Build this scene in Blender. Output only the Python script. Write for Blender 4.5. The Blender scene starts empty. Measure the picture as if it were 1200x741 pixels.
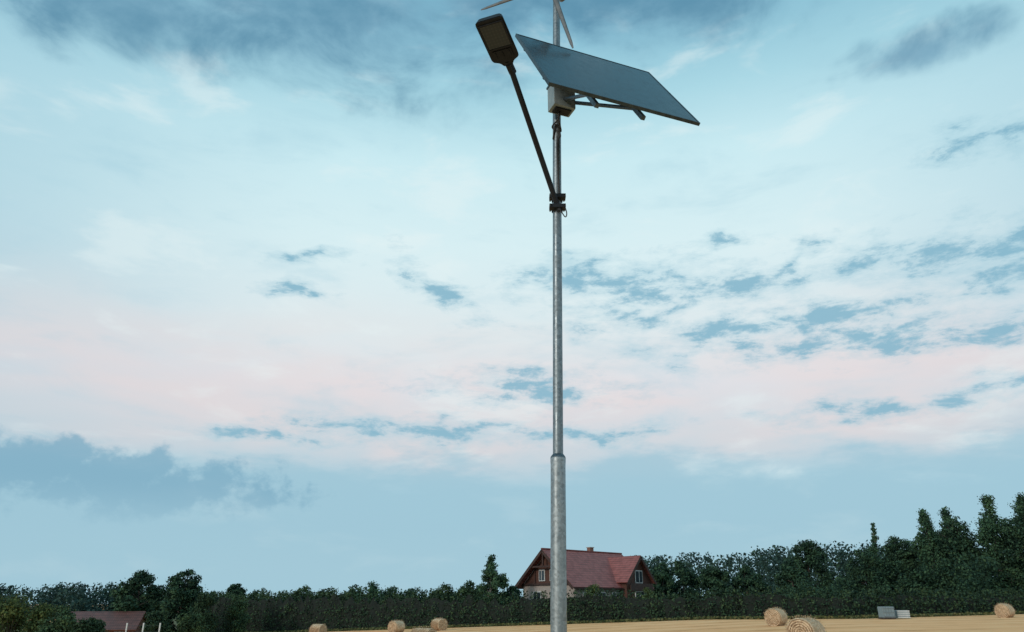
import bpy, bmesh, math, random
import numpy as np
from mathutils import Vector, Matrix, Euler
random.seed(4)
rng = np.random.default_rng(11)
S = bpy.context.scene
COL = S.collection

def lin(h, k=1.0):
    h = h.lstrip('#')
    o = []
    for i in (0, 2, 4):
        c = int(h[i:i+2], 16)/255
        o.append((c/12.92 if c <= .04045 else ((c+.055)/1.055)**2.4)*k)
    return (o[0], o[1], o[2], 1)

# ------------------------------------------------------------------ node helper
class NT:
    def __init__(s, tree):
        s.t = tree; s.n = tree.nodes; s.l = tree.links
    def _set(s, sock, v):
        if v is None: return
        if hasattr(v, 'is_output'): s.l.new(v, sock)
        else: sock.default_value = v
    def m(s, op, a, b=None, c=None, clamp=False):
        n = s.n.new('ShaderNodeMath'); n.operation = op; n.use_clamp = clamp
        s._set(n.inputs[0], a); s._set(n.inputs[1], b); s._set(n.inputs[2], c)
        return n.outputs[0]
    def ss(s, v, a, b, c=0.0, d=1.0, kind='SMOOTHSTEP'):
        n = s.n.new('ShaderNodeMapRange'); n.interpolation_type = kind
        s._set(n.inputs['Value'], v)
        n.inputs['From Min'].default_value = a; n.inputs['From Max'].default_value = b
        n.inputs['To Min'].default_value = c; n.inputs['To Max'].default_value = d
        return n.outputs['Result']
    def mix(s, f, a, b, mode='MIX'):
        n = s.n.new('ShaderNodeMix'); n.data_type = 'RGBA'; n.blend_type = mode
        s._set(n.inputs[0], f); s._set(n.inputs[6], a); s._set(n.inputs[7], b)
        return n.outputs[2]
    def xyz(s, x, y, z=0.0):
        n = s.n.new('ShaderNodeCombineXYZ')
        s._set(n.inputs[0], x); s._set(n.inputs[1], y); s._set(n.inputs[2], z)
        return n.outputs[0]
    def noise(s, vec, scale, detail=4, rough=.5, dist=0.0):
        n = s.n.new('ShaderNodeTexNoise')
        if vec is not None: s.l.new(vec, n.inputs['Vector'])
        n.inputs['Scale'].default_value = scale; n.inputs['Detail'].default_value = detail
        n.inputs['Roughness'].default_value = rough; n.inputs['Distortion'].default_value = dist
        return n.outputs['Fac']
    def ramp(s, f, stops, interp='LINEAR'):
        n = s.n.new('ShaderNodeValToRGB'); n.color_ramp.interpolation = interp
        e = n.color_ramp.elements
        while len(e) < len(stops): e.new(.5)
        for i, (p, c) in enumerate(stops):
            e[i].position = p; e[i].color = c
        s.l.new(f, n.inputs[0]); return n.outputs[0]
    def coord(s, what='Object'):
        return s.n.new('ShaderNodeTexCoord').outputs[what]
    def sep(s, v):
        n = s.n.new('ShaderNodeSeparateXYZ'); s.l.new(v, n.inputs[0]); return n.outputs

def material(name, rough=.6, metal=0.0, spec=.5):
    m = bpy.data.materials.new(name); m.use_nodes = True
    t = NT(m.node_tree); b = t.n['Principled BSDF']
    b.inputs['Roughness'].default_value = rough
    b.inputs['Metallic'].default_value = metal
    b.inputs['Specular IOR Level'].default_value = spec
    return m, t, b
def bump(t, b, h, strength=.3, dist=.02):
    n = t.n.new('ShaderNodeBump'); n.inputs['Strength'].default_value = strength
    n.inputs['Distance'].default_value = dist
    t.l.new(h, n.inputs['Height']); t.l.new(n.outputs[0], b.inputs['Normal'])

def simple(name, c1, c2, scale=6, rough=.6, metal=0, bs=.15, spec=.5):
    m, t, b = material(name, rough, metal, spec)
    n = t.noise(t.coord(), scale, 5, .6)
    f = t.ss(n, .3, .7)
    t.l.new(t.mix(f, c1, c2), b.inputs['Base Color'])
    bump(t, b, n, bs, .01)
    return m

# ------------------------------------------------------------------ materials
def foliage(name, dark, mid, light, scale=.8):
    m, t, b = material(name, .75, 0, .15)
    g = t.n.new('ShaderNodeNewGeometry')
    n = t.noise(g.outputs['Position'], scale, 2, .6)
    v = t.m('ADD', t.m('MULTIPLY', n, .85), t.m('MULTIPLY', g.outputs['Random Per Island'], .3))
    c = t.ramp(v, [(.36, dark), (.56, mid), (.76, light)])
    t.l.new(c, b.inputs['Base Color'])
    return m
M_oak = foliage('oak_leaves', (.009,.025,.019,1), (.023,.055,.034,1), (.055,.105,.052,1), .6)
M_birch = foliage('birch_leaves', (.016,.042,.028,1), (.038,.085,.048,1), (.07,.135,.065,1))
M_olive = foliage('shrub_leaves', (.025,.042,.016,1), (.06,.092,.032,1), (.12,.15,.05,1))
M_hedge = foliage('hedge_leaves', (.011,.026,.018,1), (.026,.055,.032,1), (.06,.10,.045,1), 1.3)
M_belt = foliage('belt_leaves', (.014,.033,.020,1), (.034,.068,.035,1), (.075,.12,.05,1), .45)
M_far = foliage('hazed_forest_leaves', (.014,.038,.038,1), (.026,.060,.054,1), (.045,.088,.068,1), .2)  # bluish leaf colour has the distance haze painted in
M_bark = simple('bark', (.03,.024,.02,1), (.08,.065,.055,1), 5, .9, 0, .6)
M_bbark = simple('birch_bark', (.08,.075,.07,1), (.35,.33,.3,1), 3, .8, 0, .3)
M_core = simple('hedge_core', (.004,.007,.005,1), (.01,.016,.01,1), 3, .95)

def galv(name, base, k=1):
    m, t, b = material(name, .42, .75, .5)
    co = t.coord()
    v = t.n.new('ShaderNodeTexVoronoi'); v.inputs['Scale'].default_value = 38
    t.l.new(co, v.inputs['Vector'])
    x, y, z = t.sep(co)
    streak = t.noise(t.xyz(t.m('MULTIPLY', x, 30), t.m('MULTIPLY', y, 30), t.m('MULTIPLY', z, 1.2)), 1, 5, .65)
    n = t.noise(co, 5, 4, .6)
    f = t.m('ADD', t.m('MULTIPLY', t.sep(v.outputs['Color'])[0], .22), t.m('MULTIPLY', t.m('ADD', streak, n), .4))
    d = tuple(c*.42 for c in base[:3])+(1,)
    t.l.new(t.ramp(f, [(.3, d), (.75, base)]), b.inputs['Base Color'])
    t.l.new(t.ss(n, .3, .7, .34, .58), b.inputs['Roughness'])
    bump(t, b, n, .08, .005)
    return m
M_galv = galv('galvanised_steel', (.40,.47,.51,1))
M_galv_u = galv('galvanised_steel_darker', (.27,.325,.36,1))  # same galvanised steel in a darker tone, for the upper pole
M_galv2 = galv('weathered_steel', (.12,.16,.19,1))
M_dark = simple('painted_dark_steel', (.005,.008,.013,1), (.012,.017,.024,1), 12, .55, .1, .05, .35)
M_box = simple('grey_cabinet_paint', (.17,.23,.26,1), (.24,.31,.34,1), 9, .5, 0, .05)
M_alu = simple('aluminium_frame', (.03,.05,.065,1), (.06,.09,.11,1), 20, .45, .5, .03)
M_blade = simple('blade_composite', (.10,.11,.12,1), (.16,.17,.18,1), 8, .4, 0, .03)
M_rub = simple('black_cable', (.01,.01,.01,1), (.02,.02,.02,1), 9, .6)
M_white = simple('white_paint', (.5,.52,.52,1), (.68,.69,.68,1), 5, .5)

m, t, b = material('lamp_lens', .3, 0, .4); M_lens = m
co = t.coord()
br = t.n.new('ShaderNodeTexVoronoi'); br.inputs['Scale'].default_value = 26; br.inputs['Randomness'].default_value = 0
t.l.new(co, br.inputs['Vector'])
t.l.new(t.ramp(br.outputs['Distance'], [(.12, (.055,.07,.078,1)), (.25, (.036,.05,.058,1)), (.6, (.028,.04,.048,1))]), b.inputs['Base Color'])

m, t, b = material('photovoltaic_glass', .16, 0, .34); M_pv = m
co = t.coord(); x, y, z = t.sep(co)
def grid(c, per, w):
    f = t.m('FRACT', t.m('DIVIDE', c, per))
    d = t.m('ABSOLUTE', t.m('SUBTRACT', f, .5))
    return t.m('GREATER_THAN', d, .5-w)
gx = grid(x, .157, .010); gy = grid(y, .157, .010)
g = t.m('MULTIPLY', t.m('MAXIMUM', gx, gy), .35)
n = t.noise(co, 3, 3, .5)
c = t.mix(n, (.003,.014,.026,1), (.007,.024,.040,1))
c = t.mix(g, c, (.04,.07,.09,1))
t.l.new(c, b.inputs['Base Color'])
t.l.new(t.ss(t.noise(co, 9, 5, .7), .3, .7, .12, .26), b.inputs['Roughness'])

# straw
m, t, b = material('straw', .85, 0, .2); M_straw = m
co = t.coord(); x, y, z = t.sep(co)
r = t.m('SQRT', t.m('ADD', t.m('MULTIPLY', x, x), t.m('MULTIPLY', z, z)))
ang = t.m('ARCTAN2', z, x)
sp = t.m('SINE', t.m('ADD', t.m('MULTIPLY', r, 60), ang))
n1 = t.noise(co, 20, 6, .8); n2 = t.noise(co, 4, 3, .5)
wrap = t.noise(t.xyz(t.m('MULTIPLY', x, 4), t.m('MULTIPLY', y, 24), t.m('MULTIPLY', z, 4)), 1, 4, .6)
f = t.m('ADD', t.m('MULTIPLY', n1, .6), t.m('ADD', t.m('MULTIPLY', wrap, .40), t.m('MULTIPLY', sp, .08)))
c = t.ramp(f, [(.36, (.12,.07,.04,1)), (.50, (.50,.345,.21,1)), (.62, (.82,.65,.46,1))])
c = t.mix(t.ss(n2, .35, .75, 0, .4), c, (.33,.20,.11,1))
t.l.new(c, b.inputs['Base Color']); bump(t, b, f, .9, .05)

# stubble field
m, t, b = material('stubble_field', .9, 0, .1); M_field = m
g = t.n.new('ShaderNodeNewGeometry'); x, y, z = t.sep(g.outputs['Position'])
wv = t.noise(t.xyz(x, y), .03, 2)
row = t.m('SINE', t.m('ADD', t.m('MULTIPLY', t.m('ADD', x, t.m('MULTIPLY', y, .35)), 9.5), t.m('MULTIPLY', wv, 12)))
tr = t.m('SINE', t.m('ADD', t.m('MULTIPLY', t.m('ADD', y, t.m('MULTIPLY', x, -.12)), 1.0), t.m('MULTIPLY', wv, 8)))
a = t.noise(t.xyz(x, y), 14, 5, .75); bb = t.noise(t.xyz(x, y), .35, 5, .6); cc = t.noise(t.xyz(t.m('MULTIPLY', x, .12), y), .8, 4, .65)
f = t.m('ADD', t.m('MULTIPLY', a, .45), t.m('ADD', t.m('MULTIPLY', bb, .35), t.m('ADD', t.m('MULTIPLY', cc, .5), t.m('ADD', t.m('MULTIPLY', row, .03), t.m('MULTIPLY', tr, .05)))))
c = t.ramp(f, [(.46, (.46,.21,.085,1)), (.62, (.86,.44,.20,1)), (.80, (.92,.56,.30,1))])
t.l.new(c, b.inputs['Base Color']); bump(t, b, t.m('ADD', a, t.m('MULTIPLY', row, .2)), .6, .05)
M_grass = foliage('grass', (.03,.04,.014,1), (.07,.085,.03,1), (.18,.16,.07,1), 1.5)

def tiles(name, c1, c2):
    m, t, b = material(name, .5, 0, .4)
    co = t.coord(); x, y, z = t.sep(co)
    w = t.m('FRACT', t.m('MULTIPLY', x, 4)); w2 = t.m('FRACT', t.m('MULTIPLY', z, 3.4))
    n = t.noise(co, 1.5, 4, .6)
    c = t.mix(t.ss(n, .3, .7), c1, c2)
    d = t.m('MULTIPLY', t.m('SUBTRACT', 1.0, t.m('MULTIPLY', t.m('LESS_THAN', w2, .18), .45)), t.m('SUBTRACT', 1.0, t.m('MULTIPLY', t.m('LESS_THAN', w, .2), .25)))
    c = t.mix(1.0, c, t.xyz(d, d, d), 'MULTIPLY')
    t.l.new(c, b.inputs['Base Color']); bump(t, b, t.m('ADD', w, w2), .4, .04)
    return m
M_roof = tiles('red_roof_tile', (.21,.068,.062,1), (.32,.11,.10,1))
M_roof2 = tiles('brown_roof_tile', (.10,.05,.045,1), (.16,.07,.06,1))
M_wall = simple('plaster_wall', (.30,.26,.24,1), (.38,.34,.31,1), 2, .9)
m, t, b = material('timber_cladding', .75); M_wood = m
co = t.coord(); x, y, z = t.sep(co)
w = t.m('FRACT', t.m('MULTIPLY', y, 6)); n = t.noise(t.xyz(t.m('MULTIPLY', y, 10), x, z), 2, 4)
c = t.mix(n, (.05,.02,.014,1), (.12,.05,.035,1)); c = t.mix(t.m('LESS_THAN', w, .15), c, (.015,.008,.006,1))
t.l.new(c, b.inputs['Base Color'])
M_trim = simple('dark_timber', (.03,.014,.012,1), (.06,.03,.024,1), 4, .7)
m, t, b = material('window_glass', .08, 0, .6); M_glass = m
b.inputs['Base Color'].default_value = (.03,.04,.05,1)
M_brick = simple('clay_brick', (.16,.08,.06,1), (.24,.12,.09,1), 5, .85)

# ------------------------------------------------------------------ mesh helpers
class QM:
    def __init__(s): s.v = []; s.q = []; s.m = []; s.n = 0
    def add(s, v, q, mat):
        v = np.asarray(v, float).reshape(-1, 3); q = np.asarray(q, int).reshape(-1, 4)
        s.v.append(v); s.q.append(q+s.n); s.m.append(np.full(len(q), mat)); s.n += len(v)
    def tube(s, pts, rad, mat, seg=8):
        pts = [Vector(p) for p in pts]; vs = []
        for i, p in enumerate(pts):
            d = (pts[min(i+1, len(pts)-1)]-pts[max(i-1, 0)]).normalized()
            a = d.cross(Vector((0, 1, .01)) if abs(d.y) < .9 else Vector((1, 0, 0))).normalized(); bb = d.cross(a)
            for k in range(seg):
                an = 2*math.pi*k/seg
                vs.append(p+(a*math.cos(an)+bb*math.sin(an))*rad[i])
        q = []
        for i in range(len(pts)-1):
            for k in range(seg):
                q.append((i*seg+k, i*seg+(k+1) % seg, (i+1)*seg+(k+1) % seg, (i+1)*seg+k))
        s.add([tuple(v) for v in vs], q, mat)
    def leaves(s, cen, rad, count, size, mat, inner=.45, flat=.5):
        cen = np.asarray(cen, float); rad = np.asarray(rad, float)
        if rad.ndim == 1: rad = np.repeat(rad[:, None], 3, 1)
        w = (rad[:, 0]*rad[:, 2])**1.0; w = w/w.sum()
        idx = rng.choice(len(cen), count, p=w)
        d = rng.normal(size=(count, 3)); d /= np.linalg.norm(d, axis=1)[:, None]
        r = inner+(1.06-inner)*rng.random(count)**.6
        p = cen[idx]+d*rad[idx]*r[:, None]
        s.leafat(p, d, size, mat, flat)
    def leafat(s, p, d, size, mat, flat=.5):
        k = len(p)
        nrm = d*flat+rng.normal(size=(k, 3))*.5+np.array([0, 0, .25])
        nrm /= np.linalg.norm(nrm, axis=1)[:, None]
        a = np.cross(nrm, rng.normal(size=(k, 3))); a /= np.linalg.norm(a, axis=1)[:, None]
        bb = np.cross(nrm, a)
        sz = size*(.55+.9*rng.random(k))[:, None]
        v = np.stack([p+a*sz, p+bb*sz*.55, p-a*sz*.8, p-bb*sz*.6], 1).reshape(-1, 3)
        s.add(v, np.arange(4*k).reshape(-1, 4), mat)
    def build(s, name, mats, loc=(0, 0, 0), smooth=False):
        v = np.concatenate(s.v)-np.array(loc); q = np.concatenate(s.q); mi = np.concatenate(s.m)
        me = bpy.data.meshes.new(name)
        me.vertices.add(len(v)); me.vertices.foreach_set('co', v.ravel())
        me.loops.add(q.size); me.loops.foreach_set('vertex_index', q.ravel())
        me.polygons.add(len(q)); me.polygons.foreach_set('loop_start', np.arange(0, q.size, 4))
        me.polygons.foreach_set('loop_total', np.full(len(q), 4))
        me.polygons.foreach_set('material_index', mi.astype(int))
        if smooth: me.polygons.foreach_set('use_smooth', np.ones(len(q), bool))
        me.update(calc_edges=True); me.validate()
        for m in mats: me.materials.append(m)
        o = bpy.data.objects.new(name, me); o.location = loc; COL.objects.link(o)
        return o

def empty(name, loc, rz=0):
    e = bpy.data.objects.new(name, None); e.location = loc; e.rotation_euler = (0, 0, rz); COL.objects.link(e)
    return e
def from_bm(name, bm, mat, parent=None, mw=None, smooth=False):
    me = bpy.data.meshes.new(name); bm.normal_update(); bm.to_mesh(me); bm.free()
    for mm in (mat if isinstance(mat, list) else [mat]): me.materials.append(mm)
    if smooth:
        for p in me.polygons: p.use_smooth = True
    o = bpy.data.objects.new(name, me); COL.objects.link(o)
    if parent: o.parent = parent
    if mw is not None: o.matrix_local = mw
    return o
def bm_box(bm, size, loc=(0, 0, 0), rot=None, mat=0):
    r = bmesh.ops.create_cube(bm, size=1)
    for v in r['verts']:
        v.co = Vector((v.co.x*size[0], v.co.y*size[1], v.co.z*size[2]))
        if rot is not None: v.co = rot @ v.co
        v.co += Vector(loc)
    return r['verts']
def box(name, size, loc, mat, parent, rot=(0, 0, 0), bev=.01):
    bm = bmesh.new(); bm_box(bm, size)
    if bev: bmesh.ops.bevel(bm, geom=bm.edges[:], offset=bev, segments=2, affect='EDGES', profile=.7)
    return from_bm(name, bm, mat, parent, Matrix.Translation(loc) @ Euler(rot).to_matrix().to_4x4())
def tubeobj(name, pts, rad, mat, parent, off, seg=20):
    q = QM(); q.tube([Vector(p)-Vector(off) for p in pts], rad, 0, seg)
    o = q.build(name, [mat], (0, 0, 0), True); o.parent = parent
    return o
def poly(name, verts, faces, mat, parent):
    me = bpy.data.meshes.new(name); me.from_pydata(verts, [], faces); me.update(); me.materials.append(mat)
    o = bpy.data.objects.new(name, me); COL.objects.link(o); o.parent = parent
    return o

# ------------------------------------------------------------------ terrain
def gz(x, y):
    s = x-20
    h = .043*s if s < 0 else .012*s
    h = max(-3.0, min(1.6, h))
    k = max(0, min(1, (y-4)/40)); k = k*k*(3-2*k)
    return h*k
def axis(a, n, p):
    tt = np.linspace(-1, 1, n); return np.sign(tt)*np.abs(tt)**p*a
xs = axis(2500, 181, 3.0); ys = axis(2500, 181, 3.0)
gv = [(xx, yy, gz(xx, yy)) for yy in ys for xx in xs]
q = []
n = len(xs)
for j in range(n-1):
    for i in range(n-1): q.append((j*n+i, j*n+i+1, (j+1)*n+i+1, (j+1)*n+i))
Q = QM(); Q.add(gv, q, 0); Q.build('stubble_field_ground', [M_field], smooth=True)

HP = [(-110, 150), (-46, 118), (-22, 106), (4, 92), (18, 85), (33, 79), (60, 92), (90, 110), (160, 160)]
def along(P, step):
    out = []
    for a, b in zip(P[:-1], P[1:]):
        L = math.dist(a, b); k = max(1, int(L/step))
        for i in range(k):
            u = i/k; out.append((a[0]+(b[0]-a[0])*u, a[1]+(b[1]-a[1])*u))
    return out
pts = along(HP, 2)
Q = QM(); vs = []; off = [-1.8, 0, 2, 6, 15, 40, 100, 300, 900, 2000]
for (x, y) in pts:
    jit = random.uniform(-.5, .5)
    for k, o in enumerate(off):
        yy = y+o+(jit if k == 0 else 0); vs.append((x*(1+o/400 if o > 40 else 1), yy, gz(x, yy)+.07))
m_ = len(off); q = []
for i in range(len(pts)-1):
    for k in range(m_-1): q.append((i*m_+k, (i+1)*m_+k, (i+1)*m_+k+1, i*m_+k+1))
Q.add(vs, q, 0)
pp = along(HP[1:8], .05); P = []
for (x, y) in pp:
    for _ in range(5):
        o = random.uniform(-2.5, -.2); P.append((x, y+o, gz(x, y+o)+random.uniform(.0, .25)))
P = np.array(P); Q.leafat(P, np.tile([0, -1, .2], (len(P), 1)), .13, 0)
Q.build('grass', [M_grass])

# ------------------------------------------------------------------ hedge
Q = QM(); hp = along(HP[1:8], .62)
cv = []
for i, (x, y) in enumerate(hp):
    left = x < 1
    top = 2.85+random.uniform(-.2, .2)+(random.uniform(-.7, .3) if left else 0)+.15*math.sin(i*.21)
    g = gz(x, y); h = top-g
    cx, cy = x+random.uniform(-.12, .12), y+random.uniform(-.2, .2)
    cen = []; rad = []
    for k in range(5):
        u = (k+.5)/5
        cen.append((cx+random.uniform(-.08, .08), cy+random.uniform(-.1, .1), g+h*u))
        w = .52*(1-.6*max(0, u-.5)/.5)
        rad.append((w, .75*w/.52, h/5*.75))
    Q.leaves(cen, rad, 300, .13, 0, .6)
    cv.append((x, y, g, top))
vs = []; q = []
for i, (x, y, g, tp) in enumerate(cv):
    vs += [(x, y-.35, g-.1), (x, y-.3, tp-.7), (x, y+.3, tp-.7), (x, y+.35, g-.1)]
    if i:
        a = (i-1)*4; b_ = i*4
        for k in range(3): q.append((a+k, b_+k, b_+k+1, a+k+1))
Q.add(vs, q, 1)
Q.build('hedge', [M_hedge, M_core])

# ------------------------------------------------------------------ trees
def tree(name, x, y, top, width, mleaf, mbark=None, kind='round', n=6000, size=.2, blobs=34, low=.22, spires=0):
    mbark = mbark or M_bark
    g = gz(x, y)-.05; H = top-g; Q = QM()
    R = width/2
    lean = random.uniform(-.03, .03)*H
    tp = [(x+lean*u*u+random.uniform(-.03, .03)*H*.3*u, y, g+H*u*.92) for u in (0, .15, .35, .55, .75, 1)]
    r0 = .02*H+.05
    Q.tube(tp, [r0*1.3, r0, r0*.8, r0*.55, r0*.35, .02], 1, 8)
    cen = []; rad = []
    for i in range(blobs):
        u = low+(1-low)*((i+random.random())/blobs)
        w = (u-low)/(1-low)
        if kind == 'round': prof = math.sqrt(max(.03, 1-(abs(w-.42)/.6)**2.2))
        elif kind == 'cone': prof = max(.07, (1-w)**.8*min(1, .5+w*3))
        else: prof = max(.10, min(1, w*2.5+.4)*(1-w**1.8))
        prof *= random.uniform(.75, 1.15)
        br = R*random.uniform(.17, .36)*(.5+.5*prof)
        rr = max(0, R*prof-br*.7)*math.sqrt(random.uniform(.2, 1))
        an = random.uniform(0, 2*math.pi)
        c = (x+lean*u*u+rr*math.cos(an), y+rr*math.sin(an), g+H*u-br*.5)
        cen.append(c); rad.append((br*random.uniform(.8, 1.3), br*random.uniform(.8, 1.3), br*random.uniform(.6, 1.0)*(1.25 if kind == 'tall' else 1)))
        if i % 2 == 0:
            b0 = Vector((x+lean*u*u*.5, y, g+H*max(.12, u-.16)))
            mid = b0.lerp(Vector(c), .5)+Vector((0, 0, .03*H))
            Q.tube([b0, mid, c], [r0*.35, r0*.22, .015], 1, 5)
    # leader shoots widen and break up the top of the crown
    for i in range(spires):
        an = random.uniform(0, 6.28); rr = R*random.uniform(.15, .75)
        px, py = x+rr*math.cos(an), y+rr*math.sin(an)
        base = g+H*(.80-.34*rr/R); hh = H*random.uniform(.06, .13)
        for k in range(3):
            u = k/2; r = R*random.uniform(.16, .26)*(1.25-u*.8)
            cen.append((px+random.uniform(-.25, .25), py, base+hh*u)); rad.append((r, r, r*.9))
    Q.leaves(cen, rad, n, size, 0, .3)
    k = n//7; idx = rng.integers(0, len(cen), k); d = rng.normal(size=(k, 3)); d /= np.linalg.norm(d, axis=1)[:, None]
    d[:, 2] = np.abs(d[:, 2])*.9
    pc = np.array(cen)[idx]+d*np.array(rad)[idx]*rng.uniform(1.0, 1.55, (k, 1))
    Q.leafat(pc, d, size*.7, 0)
    return Q.build(name, [mleaf, mbark], (x, y, g))

tree('oak_tree', -49.7, 105, 5.5, 7.6, M_oak, n=9000, size=.2, low=.1, blobs=44)
tree('oak_tree', -41.9, 101, 5.6, 6.4, M_oak, n=8000, size=.2, low=.08, blobs=44)
tree('oak_tree', -52.9, 152, 5.0, 6.2, M_oak, n=4000, size=.25, low=.4)
tree('birch_tree', -2.8, 98, 7.2, 5.6, M_birch, M_bbark, 'cone', 6500, .16, 54, .12, 5)
for (x, y, tp, w, k, ml, sp_) in [
    (58.6, 125, 13.8, 4.2, 'cone', M_birch, 5), (55.0, 121, 9.3, 7.0, 'round', M_oak, 5), (61.0, 122, 11.4, 7.5, 'round', M_oak, 6),
    (62.4, 115, 14.7, 8.0, 'cone', M_birch, 9), (64.8, 113, 13.4, 8.5, 'round', M_oak, 8), (66.6, 117, 15.2, 7.5, 'cone', M_birch, 8),
    (69.4, 111, 16.4, 9.0, 'cone', M_birch, 10), (72.4, 108, 15.2, 9.0, 'round', M_oak, 9),
    (76, 113, 16.8, 9, 'cone', M_oak, 8), (83, 113, 15.0, 8.5, 'round', M_birch, 5)]:
    tree('birch_tree' if ml is M_birch else 'oak_tree', x, y, tp, w, ml, M_bbark if ml is M_birch else M_bark, k, 11000 if w > 5 else 3600, .18, 80 if w > 5 else 40, .12, sp_)
tree('oak_tree', 57, 150, 13.0, 9.5, M_oak, n=8000, size=.24, blobs=56, low=.15, spires=5)
tree('oak_tree', 50, 140, 8.8, 8, M_oak, n=6000, size=.24, low=.1, spires=4)
for (x, y, tp, w) in [(26.5, 138, 8.2, 6), (31, 142, 8.8, 7), (36.5, 140, 7.6, 6.5), (42, 141, 8.2, 7)]:
    tree('maple_tree', x, y, tp+random.uniform(-.4, .4), w, M_oak, n=5500, size=.24, low=.08, spires=3)
# small trees rising a little above the left hedge
for (x, y, tp, w) in [(-29.9, 112, 3.9, 5.2), (-19.9, 110, 4.3, 5.0), (-17.4, 112, 3.8, 5.6), (-26.1, 113, 3.6, 5.4), (-9.2, 104, 3.9, 4.8), (-5.7, 102, 4.2, 4.6), (-38.1, 118, 3.6, 5.2), (-.2, 100, 3.6, 4.0), (-13.5, 108, 3.4, 5.0), (-23, 115, 4.1, 4.4)]:
    tree('young_tree', x, y, tp, w, random.choice([M_birch, M_belt, M_oak]), None, 'round', 2800, .16, 30, .3, 3)

def shrub(name, x, y, top, w, ml, n=2500, size=.14, blobs=14):
    g = gz(x, y); H = top-g; Q = QM(); cen = []; rad = []
    for i in range(blobs):
        an = random.uniform(0, 6.28); u = random.random()
        rr = (w/2)*math.sqrt(random.random())*(1-.5*u)*.8
        c = (x+rr*math.cos(an), y+rr*math.sin(an), g+H*(.12+.72*u)); r = w*random.uniform(.12, .22)
        cen.append(c); rad.append((r, r, r*.9))
        Q.tube([(x+random.uniform(-.2, .2), y, g), ((x+c[0])/2, (y+c[1])/2, g+(c[2]-g)*.6), c], [.05, .03, .01], 1, 5)
    Q.leaves(cen, rad, n, size, 0, .3)
    k = n//8; idx = rng.integers(0, len(cen), k); d = rng.normal(size=(k, 3)); d /= np.linalg.norm(d, axis=1)[:, None]
    Q.leafat(np.array(cen)[idx]+d*np.array(rad)[idx]*rng.uniform(1, 1.5, (k, 1)), d, size*.8, 0)
    return Q.build(name, [ml, M_bark], (x, y, g))
for (x, y, tp, w, ml) in [(-43.8, 70, 2.3, 5, M_olive), (-47.5, 73, 2.6, 5, M_olive), (-39.8, 70, .6, 4.4, M_belt), (-47, 84, 1.6, 3.4, M_belt), (-43.2, 82, .2, 3.6, M_belt),
                      (-51, 86, 1.9, 4, M_olive), (-38.2, 99, 3.3, 4.5, M_hedge), (-35.5, 103, 2.6, 4, M_belt), (-37.5, 94, .5, 4, M_belt), (-42.5, 96, .9, 4, M_hedge)]:
    shrub('shrub', x, y, tp, w, ml, 4500, .13, 24)
shrub('shrub', 9.6, 95.2, 4.3, 2.8, M_olive, 2500, .12)
shrub('shrub', 16.0, 93, 3.7, 2.4, M_olive, 2000, .12)
# shrub belt behind the left hedge: one mass
Q = QM(); cen = []; rad = []
for i in range(200):
    u = random.random(); x = -62+u*64; y = 128-u*30+random.uniform(-1, 8)
    tp = random.uniform(2.5, 3.7)
    for k in range(5):
        r = random.uniform(.3, .9)
        cen.append((x+random.uniform(-1.1, 1.1), y+random.uniform(-.9, .9), tp-r*.8-random.random()*2.2)); rad.append((r*1.2, r, r*.85))
Q.leaves(cen, rad, 50000, .15, 0, .3)
Q.build('shrub_belt', [M_belt])
# undergrowth beneath right-hand trees : one mass
Q = QM(); cen = []; rad = []
for i in range(170):
    x = random.uniform(44, 92); y = 101+max(0, (x-60)*.55)*.9+random.uniform(2, 18)
    if x < 58: y += 12
    tp = random.uniform(4.5, 8.6) if x > 54 else random.uniform(3.2, 5.8)
    for k in range(6):
        r = random.uniform(.6, 1.6)
        cen.append((x+random.uniform(-1.6, 1.6), y+random.uniform(-1.5, 1.5), max(1.2, tp-r*.8-random.random()*5))); rad.append((r, r, r*.85))
Q.leaves(cen, rad, 70000, .19, 0, .3)
Q.build('undergrowth', [M_oak])

# distant forest: one mass
Q = QM(); cen = []; rad = []
def ftree(x, y, top, w):
    g = gz(x, y)
    con = random.random() < .3
    for k in range(11):
        u = k/10
        if con:
            r = w*.34*(1.05-u)+.25; a_ = random.uniform(0, 6.28); rr = r*.35
        else:
            r = w*random.uniform(.2, .32); a_ = random.uniform(0, 6.28); rr = w*.33*math.sqrt(max(.05, 1-(abs(u-.4)/.62)**2))
        cen.append((x+rr*math.cos(a_), y+rr*math.sin(a_), g+(top-g)*(.15+.85*u)-r*.6)); rad.append((r, r, r*.9))
def skyline(X):
    pr = [(25, 14.5), (38, 15.2), (54, 16.5), (70, 16.3), (81, 18.4), (97, 18.8), (108, 19.8), (124, 18.5), (160, 19.5), (260, 17)]
    for (a, ha), (b, hb) in zip(pr[:-1], pr[1:]):
        if a <= X < b: return ha+(hb-ha)*(X-a)/(b-a)
    return 15
for i in range(400):
    x = random.uniform(25, 240); y = random.uniform(235, 300)
    hh = skyline(x*250/y)*y/250
    ftree(x*y/250, y, hh*random.uniform(.90, 1.03), random.uniform(6, 9))
for i in range(230):
    x = random.uniform(-260, -118); y = random.uniform(245, 300)
    ftree(x, y, 7.3*random.uniform(.75, 1.1)*y/260, random.uniform(5, 8))
for i in range(120):
    x = random.uniform(-120, 30); y = random.uniform(260, 300)
    ftree(x, y, random.uniform(3, 4.3), random.uniform(5, 7))
Q.leaves(cen, rad, 170000, .5, 0, .45)
Q.build('distant_forest', [M_far])

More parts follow.
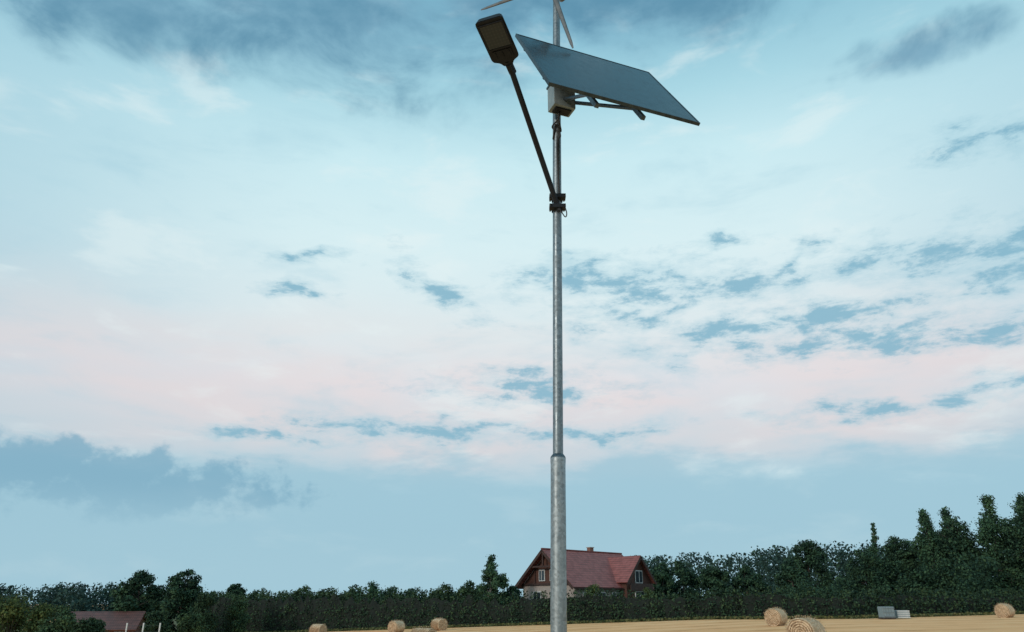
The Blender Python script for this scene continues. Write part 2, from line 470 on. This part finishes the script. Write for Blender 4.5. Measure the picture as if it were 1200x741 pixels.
# ------------------------------------------------------------------ hay bales
def bale(x, y, rz, D=1.3, L=1.45, sink=.05):
    g = gz(x, y); R = D/2; bm = bmesh.new(); seg = 48
    prof = [(0, -L/2+.02), (.25*R, -L/2), (.6*R, -L/2+.01), (.93*R, -L/2+.02), (R, -L/2+.09)]
    for k in range(1, 10): prof.append((R*(1+random.uniform(-.012, .012)), -L/2+.09+(L-.18)*k/10))
    prof += [(R, L/2-.09), (.93*R, L/2-.02), (.6*R, L/2-.01), (.25*R, L/2), (0, L/2-.02)]
    rings = []
    for (r, yy) in prof:
        if r == 0: rings.append([bm.verts.new((0, yy, 0))]); continue
        rg = []
        for k in range(seg):
            a = 2*math.pi*k/seg; rr = r*(1+random.uniform(-.015, .015)+.015*math.sin(3*a+x))
            zz = rr*math.sin(a)*(.97 if math.sin(a) > 0 else 1); zz = max(zz, -R*.90)
            rg.append(bm.verts.new((rr*math.cos(a), yy+random.uniform(-.012, .012), zz)))
        rings.append(rg)
    for A, B in zip(rings[:-1], rings[1:]):
        for k in range(seg):
            k2 = (k+1) % seg
            if len(A) == 1: bm.faces.new((A[0], B[k2], B[k]))
            elif len(B) == 1: bm.faces.new((A[k], A[k2], B[0]))
            else: bm.faces.new((A[k], A[k2], B[k2], B[k]))
    for _ in range(1500):   # loose straws
        if random.random() < .65:
            a = random.uniform(0, 6.28); p = Vector((R*math.cos(a), random.uniform(-L/2, L/2), max(-R*.9, R*math.sin(a)))); nn = Vector((math.cos(a), 0, math.sin(a)))
        else:
            a = random.uniform(0, 6.28); r = R*math.sqrt(random.random()); s_ = random.choice((-1, 1)); p = Vector((r*math.cos(a), s_*L/2, max(-R*.9, r*math.sin(a)))); nn = Vector((0, s_, 0))
        d = (nn*.5+Vector((random.gauss(0, 1), random.gauss(0, 1), random.gauss(0, 1)))).normalized()*random.uniform(.05, .13)
        sd = d.cross(nn).normalized()*.007
        v = [bm.verts.new(p-sd), bm.verts.new(p+sd), bm.verts.new(p+sd+d+nn*.015), bm.verts.new(p-sd+d+nn*.015)]
        bm.faces.new(v)
    o = from_bm('hay_bale', bm, M_straw, None, None, False)
    o.location = (x, y, g+R*.90-sink*.3); o.rotation_euler = (0, 0, math.radians(rz))
for b_ in [(13.6, 37.2, -42), (20.0, 60.5, -38), (46.4, 75, -50), (-5.6, 51, 55, ), (-12.4, 86, -30), (-7.9, 87, 40), (-21, 87, 60)]:
    bale(b_[0], b_[1], b_[2])

# ------------------------------------------------------------------ main house
E = empty('brick_house', (4.3, 101, gz(4.3, 101)-.1), math.radians(42))
L = 15.0; W = 4.75; RH = 8.95; EH = 4.35; SL = (RH-EH)/5.35
def zroof(y): return RH-SL*abs(y)
wh = zroof(W)-.12
poly('walls', [(0.5, -W, 0), (0.5, W, 0), (0.5, W, wh), (.5, 0, RH-.15), (.5, -W, wh), (L-.5, -W, 0), (L-.5, W, 0), (L-.5, W, wh), (L-.5, 0, RH-.15), (L-.5, -W, wh)],
     [(0, 4, 3, 2, 1), (5, 6, 7, 8, 9), (0, 5, 9, 4), (1, 2, 7, 6)], M_wall, E)
def slab(name, a, b, c, d, th, mat, parent):
    v = [Vector(p) for p in (a, b, c, d)]; nn = (v[1]-v[0]).cross(v[3]-v[0]).normalized()
    if nn.z < 0: nn = -nn
    vs = [tuple(p) for p in v]+[tuple(p-nn*th) for p in v]
    return poly(name, vs, [(0, 1, 2, 3), (7, 6, 5, 4), (0, 4, 5, 1), (1, 5, 6, 2), (2, 6, 7, 3), (3, 7, 4, 0)], mat, parent)
slab('roof_front', (-.6, 0, RH), (L+.3, 0, RH), (L+.3, -5.5, zroof(5.5)), (-.6, -5.5, zroof(5.5)), .16, M_roof, E)
slab('roof_back', (-.6, .01, RH), (L+.3, .01, RH), (L+.3, 5.5, zroof(5.5)), (-.6, 5.5, zroof(5.5)), .16, M_roof, E)
box('ridge_cap', (L+.95, .3, .14), (L/2-.15, 0, RH+.03), M_roof, E, bev=.04)
for s_ in (-1, 1):
    slab('barge_board', (-.66, 0, RH-.03), (-.61, 0, RH-.03), (-.61, s_*5.55, zroof(5.55)-.03), (-.66, s_*5.55, zroof(5.55)-.03), .36, M_trim, E)
poly('gable_cladding', [(.44, -W+.3, 4.7), (.44, W-.3, 4.7), (.44, 0.03, RH-.35)], [(0, 2, 1)], M_wood, E)
box('gable_beam', (.18, 2*W+.4, .24), (.36, 0, 4.62), M_trim, E)
box('gable_collar_beam', (.16, 4.2, .2), (-.42, 0, 6.75), M_trim, E)
box('gable_king_post', (.16, .2, 2.0), (-.42, 0, 7.7), M_trim, E)
for s_ in (-1, 1):
    box('gable_post', (.12, .16, 2.2), (.37, s_*2.3, 5.7), M_trim, E)
def window(x, y, z, w, h, face, par=E):
    if face == 'g':
        box('window_frame', (.1, w+.2, h+.2), (x, y, z), M_white, par); box('window_glass', (.06, w, h), (x-.05, y, z), M_glass, par, bev=0)
        box('window_bar', (.05, .07, h), (x-.09, y, z), M_white, par, bev=0)
    else:
        box('window_frame', (w+.2, .1, h+.2), (x, y, z), M_white, par); box('window_glass', (w, .06, h), (x, y-.05, z), M_glass, par, bev=0)
        box('window_bar', (.07, .05, h), (x, y-.09, z), M_white, par, bev=0)
window(.37, -1.0, 5.7, .9, 1.2, 'g'); window(.37, 1.0, 5.7, .9, 1.2, 'g')
window(.44, -2.4, 3.0, 1.2, 1.3, 'g'); window(.44, 2.0, 3.0, 1.2, 1.3, 'g')
for xx in (2.5, 5.4, 8): window(xx, -W-.06, 2.9, 1.2, 1.3, 'f')
cx = 11.4; cw = 2.5; crh = 8.3; cs = 1.12; y1 = -6.0
poly('cross_gable_walls', [(cx-cw, y1, 0), (cx+cw, y1, 0), (cx+cw, y1, crh-cs*cw-.1), (cx, y1, crh-.15), (cx-cw, y1, crh-cs*cw-.1),
                           (cx-cw, -2, 0), (cx+cw, -2, 0), (cx+cw, -2, crh-cs*cw-.1), (cx-cw, -2, crh-cs*cw-.1)],
     [(0, 1, 2, 3, 4), (0, 4, 8, 5), (1, 6, 7, 2)], M_wood, E)
for s_ in (-1, 1):
    e = cw+.55
    slab('cross_gable_roof', (cx+s_*.005, y1-.6, crh), (cx+s_*.005, -.4, crh), (cx+s_*e, -.4, crh-cs*e), (cx+s_*e, y1-.6, crh-cs*e), .15, M_roof, E)
    slab('cross_barge_board', (cx, y1-.66, crh-.02), (cx, y1-.61, crh-.02), (cx+s_*(e+.05), y1-.61, crh-cs*(e+.05)-.02), (cx+s_*(e+.05), y1-.66, crh-cs*(e+.05)-.02), .32, M_trim, E)
window(cx, y1-.06, 5.6, 1.3, 1.4, 'f'); window(cx, y1-.06, 3.0, 1.6, 1.4, 'f')
box('balcony_rail', (4.6, .1, .9), (cx, y1-.5, 4.3), M_trim, E)
box('chimney', (.7, .6, 1.1), (9.3, .5, RH), M_brick, E, bev=.02)
box('chimney_cap', (.86, .76, .1), (9.3, .5, RH+.6), M_wall, E)
box('gutter', (L+.8, .14, .12), (L/2-.15, -5.57, zroof(5.57)-.1), M_trim, E, bev=.03)

# small far-left cottage, mostly hidden in the bushes
C = empty('cottage', (-55.0, 100, gz(-54, 100)-.7), math.radians(12))
poly('walls', [(0, -3, 0), (8, -3, 0), (8, 3, 0), (0, 3, 0), (0, -3, 2.4), (8, -3, 2.4), (8, 3, 2.4), (0, 3, 2.4), (0, 0, 4.1), (8, 0, 4.1)],
     [(0, 1, 5, 4), (2, 3, 7, 6), (1, 2, 6, 9, 5), (0, 4, 8, 7, 3)], M_brick, C)
slab('roof_front', (-.4, 0, 4.3), (8.4, 0, 4.3), (8.4, -3.5, 2.25), (-.4, -3.5, 2.25), .14, M_roof2, C)
slab('roof_back', (-.4, .01, 4.3), (8.4, .01, 4.3), (8.4, 3.5, 2.25), (-.4, 3.5, 2.25), .14, M_roof2, C)
for xx in (1.6, 4, 6.4): window(xx, -3.06, 1.4, .9, 1.0, 'f', C)

F = empty('garden_fence', (-44.2, 92, gz(-44, 92)))
for i in range(3):
    box('post_%d' % (i+1), (.13, .13, 2.2), (i*1.9, 0, 1.1), M_white, F)
for z_ in (.7, 1.3, 1.9): box('wire', (4.0, .012, .012), (1.9, .07, z_), M_galv2, F, bev=0)

K = empty('water_tank', (35.0, 74.5, gz(35, 74.5)))
box('tank_body', (1.1, 1.0, .95), (0, 0, .62), M_box, K, bev=.06)
box('pallet', (1.2, 1.1, .13), (0, 0, .08), M_bark, K)
for i in range(5): box('cage_bar', (.03, .03, .95), (-.5+i*.25, -.53, .62), M_galv, K, bev=0)
for i in range(3): box('cage_rail', (1.14, .03, .03), (0, -.56, .25+i*.36), M_galv, K, bev=0)
K = empty('storage_crate', (36.7, 75.2, gz(36.7, 75.2)))
box('crate_body', (1.15, .9, .7), (0, 0, .4), M_box, K, bev=.03)
for i in range(4): box('slat', (1.18, .03, .1), (0, -.47, .14+i*.18), M_white, K, bev=0)

# ------------------------------------------------------------------ solar street lamp
BX, BY = .44, 8.0
LN = .0188
def PA(z): return Vector((BX+LN*z, BY, z))
O = (BX, BY, 0)
SLAMP = empty('solar_street_lamp', O)
tubeobj('pole_lower', [PA(0), PA(2.98), PA(3.02), PA(3.06)], [.085, .080, .083, .083], M_galv, SLAMP, O, 32)
tubeobj('pole_collar', [PA(3.055), PA(3.075), PA(3.10)], [.084, .078, .058], M_galv2, SLAMP, O, 32)
tubeobj('pole_upper', [PA(3.08), PA(6.2), PA(7.6), PA(9.5)], [.056, .054, .053, .046], M_galv_u, SLAMP, O, 32)
tubeobj('base_flange', [PA(0.0), PA(.03), PA(.031)], [.22, .22, .08], M_galv2, SLAMP, O, 24)
box('service_door', (.1, .02, .4), (LN*.9, -.084, .9), M_galv2, SLAMP)
A0 = PA(6.17)+Vector((-.02, -.09, 0)); A1 = Vector((-.02, 6.8, 7.27))
tubeobj('lamp_arm', [A0+Vector((.05, .02, -.12)), A0, A0.lerp(A1, .5), A1], [.033, .033, .033, .033], M_dark, SLAMP, O, 16)
for z_ in (6.10, 6.24):
    p = PA(z_)-Vector(O)
    tubeobj('clamp_band', [PA(z_-.025), PA(z_+.025)], [.068, .068], M_dark, SLAMP, O, 24)
    box('clamp_plate', (.20, .10, .05), p+Vector((0, -.07, 0)), M_dark, SLAMP, bev=.006)
    for s_ in (-1, 1):
        tubeobj('clamp_bolt', [PA(z_)+Vector((s_*.085, -.14, 0)), PA(z_)+Vector((s_*.085, .03, 0))], [.01, .01], M_galv, SLAMP, O, 8)
fd = Vector((-.2, -.5, .14)).normalized(); sd = fd.cross(Vector((0, 0, 1))).normalized(); ud = sd.cross(fd)
HM = Matrix(((fd.x, sd.x, ud.x, 0), (fd.y, sd.y, ud.y, 0), (fd.z, sd.z, ud.z, 0), (0, 0, 0, 1)))
hc = A1-Vector(O)
bm = bmesh.new()
out = [(.04, .05), (.09, .085), (.12, .15), (.15, .165), (.62, .165), (.645, .15), (.65, .12)]
lo = []; hi = []
loop = [(x, y) for x, y in out]+[(x, -y) for x, y in reversed(out)]
for (x, y) in loop:
    lo.append(bm.verts.new((x, y, -.035))); hi.append(bm.verts.new((x*.97+.01, y*.85, .045)))
bm.faces.new(lo); bm.faces.new(list(reversed(hi)))
for i in range(len(loop)):
    j = (i+1) % len(loop); bm.faces.new((lo[j], lo[i], hi[i], hi[j]))
bmesh.ops.recalc_face_normals(bm, faces=bm.faces)
bmesh.ops.bevel(bm, geom=bm.edges[:], offset=.008, segments=2, affect='EDGES')
for i in range(9): bm_box(bm, (.30, .008, .03), (.42, -.12+i*.03, .058))
bm_box(bm, (.32, .014, .018), (.44, .137, -.042)); bm_box(bm, (.32, .014, .018), (.44, -.137, -.042))
bm_box(bm, (.014, .260, .018), (.29, 0, -.042)); bm_box(bm, (.014, .260, .018), (.595, 0, -.042))
bm_box(bm, (.11, .22, .012), (.205, 0, -.041))
for yy in (-.08, 0, .08): bm_box(bm, (.07, .012, .012), (.205, yy, -.050))
Tm = Matrix.Translation(hc) @ HM
from_bm('lamp_head', bm, M_dark, SLAMP, Tm)
bm = bmesh.new(); bm_box(bm, (.289, .258, .008), (.4425, 0, -.0395)); from_bm('lamp_lens', bm, M_lens, SLAMP, Tm)
tubeobj('lamp_spigot', [A1-fd*.08, A1+fd*.09], [.045, .045], M_dark, SLAMP, O, 16)
bm = bmesh.new(); bm_box(bm, (.08, .05, .11), (.015, 0, -.0)); from_bm('lamp_tilt_bracket', bm, M_dark, SLAMP, Tm)

# solar panel
ps = math.radians(22); ta = math.radians(57)
l_ = Vector((math.cos(ps), math.sin(ps), 0)); s_v = Vector((math.sin(ps)*math.cos(ta), -math.cos(ps)*math.cos(ta), -math.sin(ta)))
n_ = -(l_.cross(s_v)).normalized()
if n_.z < 0: n_ = -n_
pc = Vector((1.13, 7.4, 7.60))
up = -s_v
PM = Matrix(((l_.x, up.x, n_.x, 0), (l_.y, up.y, n_.y, 0), (l_.z, up.z, n_.z, 0), (0, 0, 0, 1)))
PT = Matrix.Translation(pc-Vector(O)) @ PM
PL, PW = 1.96, 1.75
bm = bmesh.new(); fw = .02
bm_box(bm, (PL, fw, .04), (0, PW/2-fw/2, 0)); bm_box(bm, (PL, fw, .04), (0, -PW/2+fw/2, 0))
bm_box(bm, (fw, PW-2*fw, .04), (-PL/2+fw/2, 0, 0)); bm_box(bm, (fw, PW-2*fw, .04), (PL/2-fw/2, 0, 0))
from_bm('solar_panel_frame', bm, M_alu, SLAMP, PT)
bm = bmesh.new(); bm_box(bm, (PL-2*fw+.002, PW-2*fw+.002, .012), (0, 0, .010)); from_bm('solar_panel_glass', bm, M_pv, SLAMP, PT)
for xx in (-.45, .45):
    bm = bmesh.new(); bm_box(bm, (.16, .12, .025), (xx, .55, -.010)); from_bm('junction_box', bm, M_rub, SLAMP, PT)
for yy in (-.5, .5):
    bm = bmesh.new(); bm_box(bm, (PL-.1, .045, .045), (0, yy, -.045)); from_bm('mounting_rail', bm, M_galv2, SLAMP, PT)
for xx in (-.35, .25):
    bm = bmesh.new(); bm_box(bm, (.05, PW-.02, .05), (xx, -.02, -.094)); from_bm('mounting_beam', bm, M_galv2, SLAMP, PT)
def pw(x, y, z): return pc+l_*x+up*y+n_*z
for (a, b_) in [(PA(7.95), pw(-.35, 0.1, -.11)), (PA(7.95), pw(.25, 0.05, -.11)), (PA(7.72), pw(.25, -.55, -.11)), (PA(7.72), pw(-.35, -.5, -.11)), (PA(8.35), pw(-.35, .6, -.11))]:
    tubeobj('panel_strut', [a, b_], [.024, .024], M_galv2, SLAMP, O, 8)
for z_ in (7.72, 7.95, 8.35): tubeobj('panel_clamp', [PA(z_-.04), PA(z_+.04)], [.066, .066], M_galv2, SLAMP, O, 20)
box('control_cabinet', (.30, .20, .36), PA(7.62)-Vector(O)+Vector((.05, -.17, 0)), M_box, SLAMP, (0, 0, math.radians(22)), .015)
box('cabinet_lid', (.32, .22, .03), PA(7.62)-Vector(O)+Vector((.05, -.17, .19)), M_alu, SLAMP, (0, 0, math.radians(22)), .005)
box('cabinet_gland_plate', (.22, .12, .02), PA(7.62)-Vector(O)+Vector((.05, -.17, -.19)), M_dark, SLAMP, (0, 0, math.radians(22)), .004)
def cable(ptsl, r=.009):
    P = [Vector(p) for p in ptsl]; o = []
    for i in range(len(P)-1):
        p0 = P[max(0, i-1)]; p1 = P[i]; p2 = P[i+1]; p3 = P[min(len(P)-1, i+2)]
        for k in range(6):
            u = k/6; o.append(.5*((2*p1)+(p2-p0)*u+(2*p0-5*p1+4*p2-p3)*u*u+(3*p1-p0-3*p2+p3)*u**3))
    o.append(P[-1]); tubeobj('cable', o, [r]*len(o), M_rub, SLAMP, O, 8)
c0 = PA(7.42)+Vector((.04, -.17, 0))
cable([c0, c0+Vector((-.04, .06, -.08)), PA(7.28)+Vector((-.06, -.04, 0)), PA(7.15)+Vector((.04, -.06, 0)), PA(7.0)+Vector((0, -.06, 0)), PA(6.4)+Vector((.02, -.06, 0)), PA(6.25)+Vector((.03, -.07, 0))], .011)
cable([c0+Vector((-.02, 0, 0)), c0+Vector((-.03, 0, -.1)), PA(7.22)+Vector((.05, -.04, 0)), PA(7.3)+Vector((-.02, -.07, 0)), PA(7.1)+Vector((-.05, -.04, 0))], .011)
cable([PA(6.05)+Vector((.03, -.1, 0)), PA(5.95)+Vector((.09, -.1, 0)), PA(6.0)+Vector((.11, -.1, 0)), PA(6.12)+Vector((.08, -.1, 0))], .007)

# wind turbine (hub is just above the frame; two blades hang into view)
be = math.radians(-40); h_ = Vector((math.cos(be), math.sin(be), 0)); nn = Vector((math.sin(be), -math.cos(be), 0))
hub = PA(9.58)+nn*.15
tubeobj('turbine_yaw', [PA(9.48), PA(9.56)], [.055, .055], M_galv2, SLAMP, O, 20)
tubeobj('turbine_nacelle', [hub-nn*.34, hub-nn*.31, hub-nn*.08, hub-nn*.02], [.03, .07, .085, .08], M_blade, SLAMP, O, 24)
tubeobj('turbine_nose', [hub-nn*.03, hub+nn*.03, hub+nn*.09, hub+nn*.12], [.09, .085, .05, .005], M_blade, SLAMP, O, 24)
for k in range(3):
    ph = math.radians(-75+120*k)
    d = h_*math.cos(ph)+Vector((0, 0, math.sin(ph))); tt = d.cross(nn)
    q = QM(); vs = []; st = 12
    for i in range(st+1):
        u = i/st; r = .07+1.27*u; c = (.05+.03*math.sin(min(1, u*3)*math.pi/2))*(1-.5*u) if u < .97 else .02
        tw = math.radians(24*(1-u)+4); cd = tt*math.cos(tw)+nn*math.sin(tw); nd = nn*math.cos(tw)-tt*math.sin(tw)
        for (a, b_) in [(-.5, 0), (-.2, .09), (.2, .07), (.5, 0), (.2, -.03), (-.2, -.04)]:
            vs.append(tuple(hub-Vector(O)+d*r+cd*c*a+nd*c*b_*1.6))
    f = []
    for i in range(st):
        for j in range(6): f.append((i*6+j, i*6+(j+1) % 6, (i+1)*6+(j+1) % 6, (i+1)*6+j))
    q.add(vs, f, 0); o_ = q.build('turbine_blade', [M_blade], smooth=True); o_.parent = SLAMP

# ------------------------------------------------------------------ sky
SUN_AZ, SUN_EL = math.radians(222), math.radians(20)
W_ = bpy.data.worlds.new('World'); S.world = W_; W_.use_nodes = True
t = NT(W_.node_tree); t.n.clear()
outn = t.n.new('ShaderNodeOutputWorld')
sky = t.n.new('ShaderNodeTexSky'); sky.sky_type = 'NISHITA'; sky.sun_disc = False
sky.sun_elevation = SUN_EL; sky.sun_rotation = SUN_AZ; sky.air_density = 1.2; sky.dust_density = 1.5
d = t.coord('Generated'); X, Y, Z = t.sep(d)
az = t.m('ARCTAN2', X, Y); el = t.m('ARCSINE', Z)
V = t.xyz(az, el)
def vec(sx, sy, ox=0, rot=0):
    n = t.n.new('ShaderNodeMapping'); t.l.new(V, n.inputs[0]); n.inputs['Scale'].default_value = (sx, sy, 1)
    n.inputs['Location'].default_value = (ox, 0, 0); n.inputs['Rotation'].default_value = (0, 0, rot)
    return n.outputs[0]
k = 1/1.6
base = t.ramp(t.m('MULTIPLY', el, k), [
    (0, lin('#B9DAE6')), (.09*k, lin('#A6CCDD')), (.15*k, lin('#AACFDE')), (.20*k, lin('#CCD9E1')), (.27*k, lin('#E2E4E9')),
    (.34*k, lin('#E2EEF1')), (.46*k, lin('#DCF3F7')), (.57*k, lin('#CEEFF6')), (.65*k, lin('#AEDCE9')), (.75*k, lin('#82BCD3')), (1.0*k, lin('#6BA8C2')), (1.0, lin('#5F97B0'))])
aa = t.m('ABSOLUTE', t.m('SUBTRACT', az, .05))
fall = t.m('MULTIPLY', t.ss(aa, .28, .85, 0, .6), t.ss(el, .15, .4, .4, 1))
base = t.mix(fall, base, lin('#94C7DA'))
w1 = t.noise(vec(3, 11), 1.0, 3, .55, .4)
warm = t.m('MULTIPLY', t.m('MULTIPLY', t.ss(el, .13, .19), t.ss(el, .42, .24)), t.ss(w1, .36, .66, .12, .58))
base = t.mix(warm, base, lin('#EDDCDB'))
w2 = t.noise(vec(3.2, 9.5, 2.0, .12), 1.5, 5, .58, .3)
base = t.mix(t.ss(w2, .50, .76, 0, .4), base, lin('#A5D1E1'))
base = t.mix(t.ss(w2, .47, .30, 0, .4), base, lin('#ECF8F8'))
# horizon bank
bn = t.noise(vec(5, 16, 1.0), 1.3, 5, .6)
bank = t.ss(t.m('ADD', el, t.m('MULTIPLY', t.m('SUBTRACT', bn, .5), .20)), .19, .14)
base = t.mix(t.m('MULTIPLY', bank, .75), base, lin('#9FC7D8'))
# warped coordinates for clouds
nw = t.n.new('ShaderNodeTexNoise'); t.l.new(V, nw.inputs['Vector']); nw.inputs['Scale'].default_value = 12; nw.inputs['Detail'].default_value = 3
vm = t.n.new('ShaderNodeVectorMath'); vm.operation = 'MULTIPLY_ADD'
t.l.new(nw.outputs['Color'], vm.inputs[0]); vm.inputs[1].default_value = (.14, .05, 0); t.l.new(V, vm.inputs[2])
sb = t.n.new('ShaderNodeVectorMath'); sb.operation = 'SUBTRACT'; t.l.new(vm.outputs[0], sb.inputs[0]); sb.inputs[1].default_value = (.07, .025, 0)
VW = sb.outputs[0]
def blobs(lst):
    cur = None
    for (a0, e0, ra, re, tilt) in lst:
        n = t.n.new('ShaderNodeMapping'); n.vector_type = 'TEXTURE'; t.l.new(VW, n.inputs[0])
        n.inputs['Location'].default_value = (a0, e0, 0); n.inputs['Rotation'].default_value = (0, 0, math.atan(tilt)); n.inputs['Scale'].default_value = (ra, re, 1)
        ln = t.n.new('ShaderNodeVectorMath'); ln.operation = 'LENGTH'; t.l.new(n.outputs[0], ln.inputs[0])
        v = ln.outputs['Value']
        cur = v if cur is None else t.m('MINIMUM', cur, v)
    return t.m('SUBTRACT', 1.0, cur)
small = blobs([
    (.14,.416,.13,.026,0), (.26,.392,.15,.020,.06), (.385,.406,.08,.009,.38), (.20,.37,.10,.014,.1), (.31,.335,.10,.020,0), (.44,.305,.24,.022,-.06),
    (.43,.338,.12,.022,0), (.62,.389,.17,.028,-.06), (.67,.350,.10,.018,0), (.60,.287,.14,.014,0), (-.285,.432,.05,.010,.2), (-.315,.385,.04,.008,0),
    (-.105,.402,.075,.018,-.5), (.02,.272,.12,.020,-.05), (-.12,.215,.16,.018,0), (.09,.214,.14,.010,0), (-.336,.203,.07,.009,0),
    (.589,.230,.08,.012,.12), (.479,.219,.14,.010,0), (.31,.452,.06,.010,0), (.64,.50,.06,.018,0)])
fb = t.noise(vec(1, 2.6, 3.0, .05), 15, 6, .68, .15)
cs_ = t.m('ADD', small, t.m('MULTIPLY', t.m('SUBTRACT', fb, .5), 4.6))
base = t.mix(t.ss(cs_, -.6, .5, 0, .35), base, lin('#A0CCDC'))
base = t.mix(t.ss(cs_, .2, 1.0, 0, .85), base, lin('#82B6CC'))
# lower left cumulus
bigl = blobs([(-.50,.132,.24,.04,0), (-.55,.155,.06,.026,0), (-.45,.153,.05,.026,0), (-.64,.138,.16,.035,0)])
fb2 = t.noise(vec(1, 1.3, 5.0), 22, 5, .6)
cl = t.m('MULTIPLY', t.ss(t.m('ADD', bigl, t.m('MULTIPLY', t.m('SUBTRACT', fb2, .5), 2.6)), -.1, .5), t.ss(el, .06, .14))
base = t.mix(t.m('MULTIPLY', cl, .8), base, lin('#7FAEC6'))
# heavy upper clouds
upc = blobs([(-.38,.745,.52,.095,.06), (-.62,.68,.34,.06,.12), (.28,.77,.36,.07,0), (.60,.622,.10,.026,0), (-.05,.79,.4,.08,0), (.6,.77,.3,.04,0)])
fb3 = t.noise(vec(1, 2.0, 8.0, .06), 6, 6, .58, .3)
cu = t.ss(t.m('ADD', upc, t.m('MULTIPLY', t.m('SUBTRACT', fb3, .5), 2.3)), -.4, .75)
base = t.mix(t.m('MULTIPLY', cu, .9), base, t.mix(t.ss(fb3, .35, .66), lin('#7BAAC2'), lin('#5C90AC')))
bg1 = t.n.new('ShaderNodeBackground'); t.l.new(sky.outputs[0], bg1.inputs[0]); bg1.inputs[1].default_value = .08
bg2 = t.n.new('ShaderNodeBackground'); t.l.new(base, bg2.inputs[0]); bg2.inputs[1].default_value = 1.0
mx = t.n.new('ShaderNodeMixShader'); mx.inputs[0].default_value = .95
t.l.new(bg1.outputs[0], mx.inputs[1]); t.l.new(bg2.outputs[0], mx.inputs[2]); t.l.new(mx.outputs[0], outn.inputs[0])

sun = bpy.data.lights.new('sun', 'SUN'); sun.energy = 1.5; sun.angle = math.radians(12); sun.color = (1, .87, .74)
so = bpy.data.objects.new('sun', sun); COL.objects.link(so)
sdv = Vector((math.sin(SUN_AZ)*math.cos(SUN_EL), math.cos(SUN_AZ)*math.cos(SUN_EL), math.sin(SUN_EL)))
so.rotation_euler = sdv.to_track_quat('Z', 'Y').to_euler()

cam = bpy.data.cameras.new('camera'); cam.lens = 26; cam.sensor_width = 36; cam.clip_end = 6000
co_ = bpy.data.objects.new('camera', cam); COL.objects.link(co_); co_.location = (0, 0, 1.6)
co_.rotation_euler = (math.radians(90+21.2), 0, 0); S.camera = co_
S.view_settings.view_transform = 'Standard'; S.view_settings.look = 'None'; S.view_settings.exposure = 0
